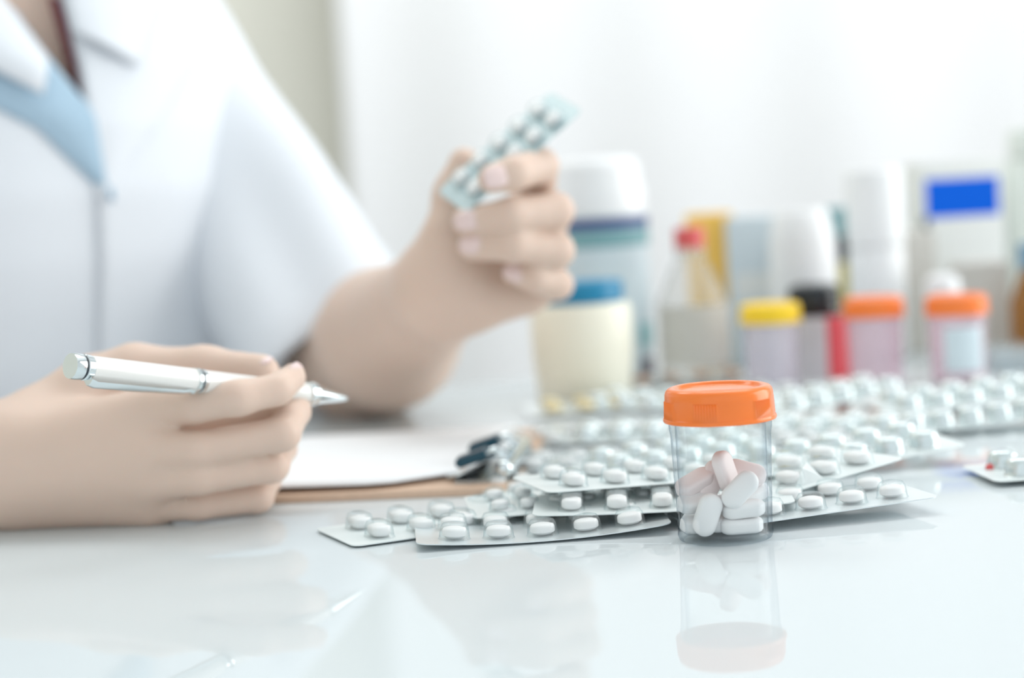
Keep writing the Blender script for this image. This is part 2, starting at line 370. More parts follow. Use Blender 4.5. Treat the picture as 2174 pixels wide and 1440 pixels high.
def dome_mesh(name, l, wd, h, m, n=20):
    prof = [(1.08, 0.0), (1.0, 0.06), (0.97, 0.35), (0.9, 0.72), (0.76, 0.93), (0.5, 1.0)]
    bm = bmesh.new(); rows = []
    for s, z in prof:
        ins = wd / 2 * (1 - s); r = max(1e-4, wd / 2 - ins); row = []
        for k in range(n):
            a = 2 * PI * (k + 0.5) / n; cx = max(0, l / 2 - wd / 2) * (1 if math.cos(a) > 0 else -1)
            row.append(bm.verts.new((cx + r * math.cos(a), r * math.sin(a), z * h)))
        rows.append(row)
    for A, B in zip(rows, rows[1:]):
        for k in range(n): bm.faces.new((A[k], A[(k + 1) % n], B[(k + 1) % n], B[k]))
    bm.faces.new(rows[-1])
    return bm_mesh(name, bm, m, True, 60)
def tablet_mesh(name, l, wd, h, m, n=20, z0=0.0006):
    bm = bmesh.new(); rows = []
    for s, z in ((0.75, 0.0), (1.0, 0.22), (1.0, 0.7), (0.9, 0.88), (0.6, 1.0)):
        r = wd / 2 * s; row = []
        for k in range(n):
            a = 2 * PI * (k + 0.5) / n; cx = max(0, l / 2 - wd / 2) * (1 if math.cos(a) > 0 else -1)
            row.append(bm.verts.new((cx + r * math.cos(a), r * math.sin(a), z0 + z * h)))
        rows.append(row)
    for A, B in zip(rows, rows[1:]):
        for k in range(n): bm.faces.new((A[k], A[(k + 1) % n], B[(k + 1) % n], B[k]))
    bm.faces.new(rows[0][::-1]); bm.faces.new(rows[-1])
    return bm_mesh(name, bm, m, True, 50)
# kind: L, W, nx, ny, cell l, cell w, height, foil, bubble, tablet, sheet thickness
KINDS = {
 'round':  (0.094, 0.042, 5, 2, 0.0115, 0.0115, 0.0062, 'foil_blister', 'clear_bubble', 'pill_white'),
 'oval':   (0.098, 0.046, 5, 2, 0.0150, 0.0095, 0.0062, 'foil_white', 'clear_bubble', 'pill_white'),
 'small':  (0.092, 0.044, 7, 2, 0.0085, 0.0085, 0.0052, 'foil_white', 'clear_bubble', 'pill_white'),
 'silver': (0.096, 0.044, 5, 2, 0.0135, 0.0135, 0.0072, 'foil_white', 'foil', None),
 'strip':  (0.100, 0.030, 6, 1, 0.0125, 0.0125, 0.0070, 'foil', 'foil', None),
 'gold':   (0.086, 0.040, 4, 2, 0.0120, 0.0120, 0.0058, 'foil_blister', 'clear_bubble', 'pill_gold'),
 'peach':  (0.094, 0.040, 5, 2, 0.0125, 0.0125, 0.0060, 'foil_peach', 'clear_bubble', 'pill_white'),
 'peachpill': (0.088, 0.040, 4, 2, 0.013, 0.013, 0.0060, 'foil_white', 'clear_bubble', 'pill_peach'),
}
BM = {}
def blister(kind, loc, yaw, label, pitch=0.0, rollx=0.0, bend=0.0, group='blister packs strewn on the table', rot=None, flip=False, empty=()):
    L, W, nx, ny, cl, cw_, h, fo, bu, ta = KINDS[kind]
    root = thing('blister_pack', label, 'blister pack', loc, rot if rot is not None else rz(yaw) @ ry(-pitch) @ rx(rollx), group)
    k = (kind, round(bend, 5))
    if k not in BM:
        BM[k] = sheet_mesh('backing_foil', L, W, MATS[fo], bend=bend, z0=0.0)
    if kind not in BM:
        BM[kind] = (dome_mesh('bubble', cl, cw_, h, MATS[bu], 24 if kind in ('round', 'oval') else 16), tablet_mesh('tablet', cl * 0.8, cw_ * 0.8, h * 0.62, MATS[ta], 20 if kind in ('round', 'oval') else 14) if ta else None)
    link('backing_foil', BM[k], root)
    d, tb = BM[kind]
    for j in range(ny):
        for i in range(nx):
            x = (i - (nx - 1) / 2) * (L - 0.012) / nx; y = (j - (ny - 1) / 2) * W / (ny + 0.12)
            z = 0.0004 + bend * (2 * x / L) ** 2; sl = math.degrees(math.atan(bend * 8 * x / (L * L)))
            r = ry(-sl) @ (rz(90) if kind == 'oval' else Matrix.Identity(3))
            link('bubble', d, root, (x, y, z), r)
            if tb and (i, j) not in empty: link('tablet', tb, root, (x, y, z), r)
    return root

def lay(kind, px, py, yaw, label, z=0.0006, pitch=0.0, rollx=0.0, bend=0.0, **kw):
    p = T(px, py, z); return blister(kind, p, yaw, label, pitch, rollx, bend, **kw)
EXTRA_BLISTERS = [
 # near heap, left of the bottle
 ('round', 1148, 1128, 3.5, 'nearest silver blister pack of round white tablets, curved up at its ends', 0.0008, 0.6, 0, 0.0026),
 ('oval', 960, 1108, 24, 'blister pack of oval white tablets poking out behind the left end of the nearest pack', 0.0008, 0, 0, 0),
 ('small', 1238, 1060, 6, 'blister pack of small white tablets lying across the middle of the near heap', 0.0050, 0, 2, 0),
 ('oval', 1405, 1066, -3, 'white backed blister pack with oval tablets passing behind the clear pill bottle', 0.0065, 0, 0, 0.001),
 ('small', 1232, 1022, 22, 'small tablet blister pack right of the brown clipboard corner', 0.0012, 0, 0, 0),
 ('oval', 1370, 1012, 18, 'oval tablet blister pack on top of the heap, left of the orange cap bottle', 0.0125, -2, 0, 0),
 ('round', 1290, 985, -12, 'round tablet blister pack lying flat behind the near heap', 0.0012, 0, 0, 0),
 ('silver', 1440, 975, 20, 'silver blister pack seen just left through the clear bottle wall', 0.0030, 0, 2, 0),
 ('round', 1230, 930, 14, 'faint round tablet blister pack right of the clipboard far corner', 0.0012, 0, 0, 0),
 ('silver', 1390, 925, -8, 'silver blister pack below the orange cap, behind the bottle', 0.0012, 0, 0, 0.001),
 # right of the bottle
 ('round', 1700, 1074, 14, 'clear blister pack sticking out right from behind the pill bottle', 0.0045, 2, 0, 0),
 ('oval', 1640, 1022, 30, 'white oval tablet blister pack touching the right wall of the bottle, tilted up', 0.0090, 6, 0, 0),
 ('silver', 1790, 966, 16, 'silver blister pack with big shining bubbles right of the bottle', 0.0060, 3, 4, 0.001),
 ('silver', 1800, 915, -22, 'silver blister pack behind the big shining one, right of the orange cap', 0.0012, 0, 0, 0),
 ('round', 1690, 935, -40, 'round tablet blister pack close to the orange cap on its right side', 0.0012, 0, 0, 0),
 # middle distance
 ('strip', 2030, 900, 10, 'long silver strip pack with a dark near edge, right of the heap', 0.0050, 2, 0, 0.0015),
 ('silver', 2040, 846, 12, 'silver blister pack lying in front of the farthest orange capped jar', 0.0080, 2, 3, 0.001),
 ('peach', 1830, 893, 4, 'peach backed blister pack in front of the orange capped jars', 0.0012, 0, 0, 0),
 ('peach', 1690, 884, -10, 'peach backed blister pack next to the right side of the orange cap', 0.0012, 0, 0, 0),
 ('silver', 1760, 846, 32, 'silver blister pack in front of the dark bottle with the red label', 0.0060, 2, 0, 0),
 ('oval', 1880, 848, -38, 'oval tablet blister pack in front of the middle orange capped jar', 0.0040, 0, 0, 0),
 ('gold', 1275, 862, 6, 'blister pack of golden tablets in front of the cream jar', 0.0030, 0, 3, 0),
 ('silver', 1400, 858, -32, 'silver blister pack under the clear vial with the red cap', 0.0030, 0, 2, 0),
 ('peachpill', 1455, 806, 4, 'blister pack of peach tablets at the foot of the red capped vial', 0.0012, 0, 0, 0),
 ('round', 1560, 845, 40, 'round tablet blister pack in front of the yellow capped jar', 0.0012, 0, 0, 0),
 ('silver', 2318, 986, 5, 'silver blister pack cut by the right edge of the picture', 0.0030, 2, 0, 0.001),
]
for it in EXTRA_BLISTERS:
    kind, px, py, yaw, lab, z, pitch, rollx, bend = it
    lay(kind, px, py, yaw, lab, z, pitch, rollx, bend)
# torn end of foil, standing up like a small tent, and the red tipped ampoule at the right
bm = bmesh.new()
tv = [(-0.010, -0.007, 0), (0.009, -0.008, 0), (0.011, 0.006, 0.0005), (-0.009, 0.008, 0), (-0.003, -0.003, 0.0095), (0.003, 0.004, 0.0105), (0.004, -0.004, 0.006)]
tvs = [bm.verts.new(v) for v in tv]
for f in ((0, 1, 6, 4), (1, 2, 5, 6), (2, 3, 5), (3, 0, 4), (3, 4, 5), (4, 6, 5)): bm.faces.new([tvs[i] for i in f])
bmesh.ops.subdivide_edges(bm, edges=bm.edges[:], cuts=2, use_grid_fill=True)
o = link('torn_foil', bm_mesh('torn_foil', bm, MATS['foil_white'], True, 25), None, T(1712, 1042, 0.006), rz(20))
tag(o, 'crumpled piece of torn white foil standing up on the packs right of the pill bottle', 'foil')
p = T(2118, 1008)
am = thing('ampoule', 'small ampoule with a red tip lying before the silver pack at the right picture edge', 'ampoule', p + Vector((0.004, 0, 0.0032)), rz(8))
link('glass_body', lathe('glass_body', [(0, 0), (0.0028, 0.0004), (0.003, 0.002), (0.003, 0.018), (0.0015, 0.021)], MATS['clear_glass'], 20), am, (0, 0, 0), ry(90))
link('red_tip', lathe('red_tip', [(0.0014, -0.0005), (0.0022, 0.001), (0.0024, 0.006), (0.0012, 0.009), (0, 0.0094)], MATS['red_cap'], 20), am, (0, 0, 0), ry(-90))

# ------------------------------------------------------------------ clipboard, paper
A = T(1083, 1051); B = T(1196, 938)
up_ = (B - A).normalized(); Wc = 0.185; Lc = 0.30
# long edge runs to the left, square to the short edge with the clip
ang = math.atan2(T(540, 1077).y - A.y, T(540, 1077).x - A.x) - math.radians(3)
ex = Vector((-math.cos(ang), -math.sin(ang), 0)); ey = Vector((-ex.y, ex.x, 0))
Rcb = Matrix((ex, ey, Vector((0, 0, 1)))).transposed()
C0 = A + ex * (-Lc / 2) + ey * (Wc / 2)
cb = thing('clipboard', 'brown hardboard clipboard with a metal clip lying behind the writing hand', 'clipboard', (C0.x, C0.y, 0.0002), Rcb)
bm = bmesh.new()
vs = [bm.verts.new((x, y, 0)) for x, y in rrect(Lc, Wc, 0.008)]; f = bm.faces.new(vs)
exr = bmesh.ops.extrude_face_region(bm, geom=[f]); bmesh.ops.translate(bm, vec=(0, 0, 0.0032), verts=[v for v in exr['geom'] if isinstance(v, bmesh.types.BMVert)])
link('board', bm_mesh('board', bm, MATS['board_brown'], True, 40), cb)
xk = Lc / 2
def bxm(bm, x0, x1, y0, y1, z0, z1):
    r = bmesh.ops.create_cube(bm, size=1); bmesh.ops.scale(bm, vec=(x1 - x0, y1 - y0, z1 - z0), verts=r['verts']); bmesh.ops.translate(bm, vec=((x0 + x1) / 2, (y0 + y1) / 2, (z0 + z1) / 2), verts=r['verts']); return r['verts']
# clip: base plate, curved jaw with hinge, two wire levers with dark grips
yc = -Wc / 2 + 0.053; xh = xk - 0.004
bm = bmesh.new(); bxm(bm, xh - 0.022, xh + 0.003, yc - 0.040, yc + 0.044, 0.0033, 0.0043)
bmesh.ops.bevel(bm, geom=bm.edges[:], offset=0.0004, segments=2, affect='EDGES')
link('clip_plate', bm_mesh('clip_plate', bm, MATS['steel']), cb)
bm = bmesh.new()
prof = [(-0.026, 0.0056), (-0.021, 0.0062), (-0.015, 0.0088), (-0.009, 0.0122), (-0.002, 0.0128), (0.003, 0.0100), (0.0045, 0.0044)]
rows = [[bm.verts.new((xh + x, yc + y, z)) for x, z in prof] for y in (-0.033, -0.030, 0.034, 0.038)]
for a_, b_ in zip(rows, rows[1:]):
    for k in range(len(prof) - 1): bm.faces.new((a_[k], a_[k + 1], b_[k + 1], b_[k]))
jo = link('clip_jaw', bm_mesh('clip_jaw', bm, MATS['chrome'], True, 60), cb)
sm = jo.modifiers.new('thick', 'SOLIDIFY'); sm.thickness = 0.0009
bm = bmesh.new(); tube(bm, [(xh, yc - 0.036, 0.0085), (xh, yc + 0.040, 0.0085)], 0.0034, 20)
link('clip_hinge', bm_mesh('clip_hinge', bm, MATS['chrome']), cb)
for y in (yc - 0.035, yc + 0.006):
    bm = bmesh.new(); tube(bm, [(xh + 0.002, y - 0.005, 0.0125), (xh - 0.004, y - 0.005, 0.0168), (xh - 0.016, y - 0.004, 0.0130), (xh - 0.018, y, 0.0124), (xh - 0.016, y + 0.004, 0.0130), (xh - 0.004, y + 0.005, 0.0168), (xh + 0.002, y + 0.005, 0.0125)], 0.0009, 10)
    lv = link('clip_lever', bm_mesh('clip_lever', bm, MATS['chrome']), cb)
    bm = bmesh.new(); vv = bxm(bm, -0.0085, 0.0065, y - 0.0065, y + 0.0065, -0.0022, 0.0022); bmesh.ops.bevel(bm, geom=bm.edges[:], offset=0.001, segments=3, affect='EDGES')
    bmesh.ops.rotate(bm, cent=(0, y, 0), matrix=ry(-17), verts=bm.verts); bmesh.ops.translate(bm, vec=(xh - 0.0125, 0, 0.0142), verts=bm.verts)
    link('lever_grip', bm_mesh('lever_grip', bm, MATS['clip_dark']), lv, label='dark rubber lever grip')
bm = bmesh.new(); bmesh.ops.create_uvsphere(bm, u_segments=16, v_segments=10, radius=0.0040); bmesh.ops.translate(bm, vec=(xh, yc - 0.037, 0.0085), verts=bm.verts)
link('clip_rivet', bm_mesh('clip_rivet', bm, MATS['chrome']), cb)
# paper: a pad of sheets, front edge drooping, near right corner under the clip
n = 24; bm = bmesh.new(); g = []
for i in range(n + 1):
    row = []
    for j in range(9):
        u = i / n; v = j / 8
        x = -Lc / 2 + 0.012 + u * (Lc - 0.012 - 0.018); y = -Wc / 2 + 0.006 + v * (Wc - 0.012)
        if u > 0.86: y = y + (0.030 * (u - 0.86) / 0.14) * (1 - v) if v < 0.5 else y
        row.append(bm.verts.new((x, y, 0.0036 + 0.0016 * u + 0.0012 * math.sin(u * PI) * (1 - v))))
    g.append(row)
for i in range(n):
    for j in range(8): bm.faces.new((g[i][j], g[i + 1][j], g[i + 1][j + 1], g[i][j + 1]))
po = link('paper_sheet', bm_mesh('paper_sheet', bm, MATS['paper'], True, 60), None, (C0.x, C0.y, 0.0002), Rcb)
s = po.modifiers.new('thick', 'SOLIDIFY'); s.thickness = 0.0008; s.offset = 1
tag(po, 'white sheet of paper held flat by the metal clip on the brown clipboard', 'paper')

# ------------------------------------------------------------------ pen
PA = P(149, 777, 0.70); PB = P(735, 846, 0.80)
pz = (PA - PB).normalized(); LP = (PA - PB).length
Rp = frame(pz.cross(Vector((0, 0, 1))), pz) ; 
px_ = Vector((0, -1, -0.85)); px_ = (px_ - pz * px_.dot(pz)).normalized(); py_ = pz.cross(px_)
Rp = Matrix((px_, py_, pz)).transposed()
pen = thing('pen', 'white ballpoint pen with chrome clip and tip held in the right hand', 'pen', PB, Rp)
R0 = 0.0045
link('tip_cone', lathe('tip_cone', [(0, 0), (0.0010, 0.0), (0.0013, 0.0012), (0.0016, 0.0022), (0.0040, 0.0170), (0.0043, 0.0185)], MATS['chrome'], 40), pen)
link('front_ring', lathe('front_ring', [(0.0040, 0.0182), (0.0048, 0.0185), (0.0049, 0.0200), (0.0045, 0.0204), (0.0049, 0.0208), (0.0049, 0.0222), (0.0042, 0.0226)], MATS['chrome'], 40), pen)
link('barrel', lathe('barrel', [(0.0040, 0.0222), (0.0044, 0.0228), (R0, 0.030), (R0 + 0.0001, LP * 0.555), (0.0040, LP * 0.557)], MATS['pen_white'], 48), pen)
zm = LP * 0.555
link('middle_ring', lathe('middle_ring', [(0.0042, zm), (0.0048, zm + 0.0003), (0.0049, zm + 0.0016), (0.0044, zm + 0.0019), (0.0044, zm + 0.0026), (0.0049, zm + 0.0029), (0.0049, zm + 0.0044), (0.0042, zm + 0.0047)], MATS['chrome'], 48), pen)
link('upper_barrel', lathe('upper_barrel', [(0.0042, zm + 0.0045), (R0 + 0.0002, zm + 0.005), (R0 + 0.0003, LP - 0.0085), (0.0042, LP - 0.008)], MATS['pen_white'], 48), pen)
link('end_cap', lathe('end_cap', [(0.0042, LP - 0.0085), (0.0049, LP - 0.0082), (0.0050, LP - 0.0058), (0.0046, LP - 0.0054), (0.0046, LP - 0.0046), (0.0050, LP - 0.0042), (0.0051, LP - 0.0012), (0.0048, LP), (0, LP)], MATS['chrome'], 48), pen)
for zz in (LP - 0.0050, zm + 0.00225):
    link('groove', lathe('groove', [(0.0040, zz - 0.0005), (0.00475, zz - 0.0004), (0.00475, zz + 0.0004), (0.0040, zz + 0.0005)], MATS['dark_grey'], 40), pen, label='dark groove ring')
bm = bmesh.new()
cz = [(LP - 0.0062, 0.0046), (LP - 0.0066, 0.0066), (LP - 0.0090, 0.0076), (LP - 0.026, 0.0074), (zm + 0.012, 0.0064), (zm + 0.0085, 0.0056), (zm + 0.0065, 0.0060)]
rows = []
for z, r in cz:
    hw = 0.0022 if z > zm + 0.012 else 0.0015
    rows.append([bm.verts.new((r + dx, y, z)) for dx, y in ((0, -hw), (0.0005, -hw * 0.6), (0.0007, 0), (0.0005, hw * 0.6), (0, hw), (-0.0006, hw * 0.7), (-0.0006, -hw * 0.7))])
for A_, B_ in zip(rows, rows[1:]):
    for k in range(7): bm.faces.new((A_[k], A_[(k + 1) % 7], B_[(k + 1) % 7], B_[k]))
bm.faces.new(rows[0][::-1]); bm.faces.new(rows[-1])
link('pocket_clip', bm_mesh('pocket_clip', bm, MATS['chrome'], True, 50), pen)

# ------------------------------------------------------------------ bottles and cartons at the back of the table
def base(px, Y):
    d = ray(px, 720); k = Y / d.y; return Vector((d.x * k, Y, 0.0))
def zof(px, py, Y): return P(px, py, Y).z
def carton(label, pxl, pxr, pytop, Y, depth, m, yaw=0, panels=(), name='carton', cat='box'):
    pl, pr = P(pxl, pytop, Y), P(pxr, pytop, Y); wd = pr.x - pl.x; h = pl.z
    c = base((pxl + pxr) / 2, Y); t = thing(name, label, cat, (c.x, Y + depth / 2, 0.0), rz(yaw))
    link('body', box('body', wd, depth, h, MATS[m], 0.0012), t)
    for (u0, u1, v0, v1, pm) in panels:
        link('label_panel', box('label_panel', (u1 - u0) * wd, 0.0006, (v1 - v0) * h, MATS[pm], 0.0), t, ((u0 + u1 - 1) / 2 * wd, -depth / 2 - 0.0001, v0 * h))
    return t
def bottle(name, label, px, Y, parts, patches=(), sy=1.0, cat='bottle', yaw=0):
    c = base(px, Y); t = thing(name, label, cat, (c.x, Y, 0.0), rz(yaw))
    for pn, prof, m in parts: link(pn, lathe(pn, prof, MATS[m], 48, 1, sy), t)
    for pn, r, a0, a1, z0, z1, m in patches: link(pn, arc_patch(pn, r, a0, a1, z0, z1, MATS[m]), t)
    return t
def rb(r, h, e=0.003):   # rounded body
    return [(0, 0), (r - e, 0), (r - e * 0.3, e * 0.3), (r, e), (r, h - e), (r - e * 0.3, h - e * 0.3), (r - e, h), (0, h)]
def capp(r, z, h, e=0.0015):
    return [(0, z), (r, z), (r, z + h - e), (r - e * 0.3, z + h - e * 0.3), (r - e, z + h), (0, z + h)]
# big canister behind the hand
Y = 1.205
zt = zof(1280, 335, Y); zb = zof(1290, 455, Y); r = (P(1388, 500, Y).x - P(1180, 500, Y).x) / 2
bottle('canister', 'large white canister with navy and grey green bands behind the raised hand', 1284, Y,
  [('body', [(0, 0), (r - 0.003, 0), (r, 0.003), (r, zb - 0.001), (r - 0.002, zb), (0, zb)], 'label_pale'),
   ('lid', [(0, zb), (r * 0.98, zb), (r * 0.98, zb + (zt - zb) * 0.45), (r * 0.9, zb + (zt - zb) * 0.55), (r * 0.9, zb + (zt - zb) * 0.8), (r * 0.82, zt - 0.002), (r * 0.7, zt), (0, zt)], 'white_plastic')],
  [('navy_band', r + 0.0001, 160, 380, zof(1290, 484, Y), zof(1290, 462, Y), 'navy'), ('sage_band', r + 0.0001, 160, 380, zof(1290, 522, Y), zof(1290, 486, Y), 'sage'),
   ('teal_patch', r + 0.0001, 312, 345, zof(1360, 730, Y), zof(1360, 682, Y), 'pale_teal'), ('plum_patch', r + 0.0001, 315, 338, zof(1360, 790, Y), zof(1360, 755, Y), 'plum')])
# cream jar with teal lid
Y = 1.115
r = (P(1343, 740, Y).x - P(1128, 740, Y).x) / 2; zs = zof(1240, 640, Y); zt = zof(1240, 598, Y)
bottle('cream_jar', 'cream coloured plastic jar with a teal lid below the raised hand', 1236, Y,
  [('body', [(0, 0), (r * 0.86, 0), (r * 0.92, 0.002), (r * 0.97, 0.02), (r, zs * 0.5), (r, zs - 0.005), (r * 0.93, zs - 0.001), (r * 0.8, zs), (0, zs)], 'cream'), ('lid', capp(r * 0.86, zs, zt - zs), 'teal')], cat='jar')
# clear vial with red cap
Y = 1.17
k = Y / FPX
zc0, zc1 = zof(1475, 525, Y), zof(1475, 482, Y); zn = zof(1475, 560, Y); zsh = zof(1475, 640, Y)
bottle('glass_vial', 'clear glass vial with a red cap and sloping shoulders before the amber card box', 1474, Y,
  [('body', [(0, 0), (70 * k, 0), (74 * k, 0.003), (74 * k, zsh), (66 * k, zsh + 0.006), (38 * k, zn), (30 * k, zn + 0.002), (30 * k, zc0), (0, zc0)], 'clear_glass'), ('cap', capp(32 * k, zc0, zc1 - zc0), 'red_cap'), ('neck_ring', [(30 * k, zc0 - 0.005), (33 * k, zc0 - 0.0045), (33 * k, zc0 - 0.001), (30 * k, zc0)], 'clear_glass')],
  [('label', 75 * k, 190, 350, zof(1475, 770, Y), zof(1475, 645, Y), 'carton_grey')])
carton('amber yellow card box standing behind the clear vial with the red cap', 1478, 1566, 455, 1.275, 0.03, 'amber_card', 4)
carton('pale grey blue carton to the left of the large white capped jar', 1556, 1672, 462, 1.262, 0.03, 'carton_pale_blue', -3, [(0.1, 0.9, 0.45, 0.62, 'carton_white')])
# white jar with rounded shoulders
Y = 1.235; k = Y / FPX; zt = zof(1712, 445, Y); zb = zof(1712, 604, Y)
bottle('white_jar', 'wide white jar with rounded shoulders above the black capped bottle', 1712, Y,
  [('body', [(0, 0), (66 * k, 0), (70 * k, 0.003), (72 * k, zb), (70 * k, zt - 0.02), (60 * k, zt - 0.004), (52 * k, zt), (0, zt)], 'white_plastic')], cat='jar')
# dark bottle, black cap, red label
Y = 1.175; k = Y / FPX; zc0, zc1 = zof(1730, 655, Y), zof(1730, 603, Y)
bottle('syrup_bottle', 'dark brown bottle with a black cap and red and grey label', 1732, Y,
  [('body', [(0, 0), (74 * k, 0), (79 * k, 0.002), (79 * k, zc0 - 0.010), (66 * k, zc0 - 0.002), (0, zc0)], 'brown_glass'), ('cap', capp(56 * k, zc0, zc1 - zc0, 0.005), 'black_plastic')],
  [('grey_label', 79.5 * k, 180, 278, zof(1732, 806, Y), zof(1732, 668, Y), 'grey_label'), ('red_label', 79.5 * k, 278, 350, zof(1732, 806, Y), zof(1732, 668, Y), 'red_label')])
# teal capped slim bottle behind
Y = 1.32; k = Y / FPX
bottle('slim_bottle', 'slim dark bottle with a teal cap and olive label seen beside the white tube', 1790, Y,
  [('body', rb(28 * k, zof(1790, 500, Y)), 'dark_grey'), ('cap', capp(30 * k, zof(1790, 500, Y), zof(1790, 440, Y) - zof(1790, 500, Y)), 'sage')],
  [('label', 28.5 * k, 180, 360, zof(1790, 720, Y), zof(1790, 555, Y), 'olive_label')])
Y = 1.27; k = Y / FPX
bottle('white_tube', 'tall plain white tube standing behind the middle orange capped jar', 1868, Y,
  [('body', rb(60 * k, zof(1868, 520, Y)), 'white_plastic'), ('cap', capp(61 * k, zof(1868, 520, Y), zof(1868, 357, Y) - zof(1868, 520, Y), 0.003), 'white_plastic')], cat='tube')
carton('narrow beige grey carton between the white tube and the blue labelled box', 1930, 1992, 492, 1.285, 0.03, 'carton_grey', 3)
carton('white carton with a bright blue panel across its upper front', 1962, 2142, 345, 1.325, 0.045, 'carton_white', 4, [(0.05, 0.93, 0.695, 0.905, 'blue_label'), (0.0, 0.07, 0.40, 0.70, 'dark_grey')])
carton('low grey carton behind the farthest right orange capped jar', 2040, 2152, 560, 1.235, 0.03, 'carton_grey', -3)
Y = 1.19; k = Y / FPX
bottle('small_white_bottle', 'small white bottle with a domed cap peeping over the farthest right orange cap', 2006, Y,
  [('body', rb(34 * k, zof(2006, 640, Y)), 'white_plastic'), ('cap', capp(38 * k, zof(2006, 640, Y), zof(2006, 582, Y) - zof(2006, 640, Y), 0.006), 'white_plastic')])
Y = 1.21; k = Y / FPX
bottle('amber_bottle', 'amber glass bottle with a dusky blue cap at the right picture edge', 2200, Y,
  [('body', [(0, 0), (48 * k, 0), (52 * k, 0.003), (52 * k, zof(2200, 640, Y)), (30 * k, zof(2200, 580, Y)), (26 * k, zof(2200, 565, Y)), (0, zof(2200, 565, Y))], 'amber_glass'), ('cap', capp(32 * k, zof(2200, 568, Y), zof(2200, 515, Y) - zof(2200, 568, Y)), 'dusk_blue')])
Y = 1.36; k = Y / FPX
bottle('tall_white_bottle', 'tall greenish white bottle at the upper right picture edge', 2200, Y, [('body', rb(62 * k, zof(2200, 330, Y), 0.01), 'green_white'), ('cap', capp(45 * k, zof(2200, 330, Y), zof(2200, 270, Y) - zof(2200, 330, Y), 0.004), 'green_white')])
carton('small clear plastic box lying at the right edge beside the orange capped jar', 2104, 2230, 748, 1.13, 0.05, 'clear_box', 3, name='plastic_box')
# three smaller jars with bright caps
sample_jar(base(1637, 1.12), 20, 'clear jar with a yellow screw cap behind the pill bottle', 'yellow_plastic', 'clear_lilac', sc=0.925)
sample_jar(base(1857, 1.12), 40, 'pinkish clear jar with an orange cap in front of the white tube', 'orange_plastic', 'clear_pink', sc=0.925)
t = sample_jar(base(2033, 1.10), 70, 'pinkish clear jar with an orange cap and bluish label below the blue panel box', 'orange_plastic', 'clear_pink', sc=0.925)
link('label', arc_patch('label', 0.0181, 160, 240, 0.008, 0.036, MATS['label_pale']), t)
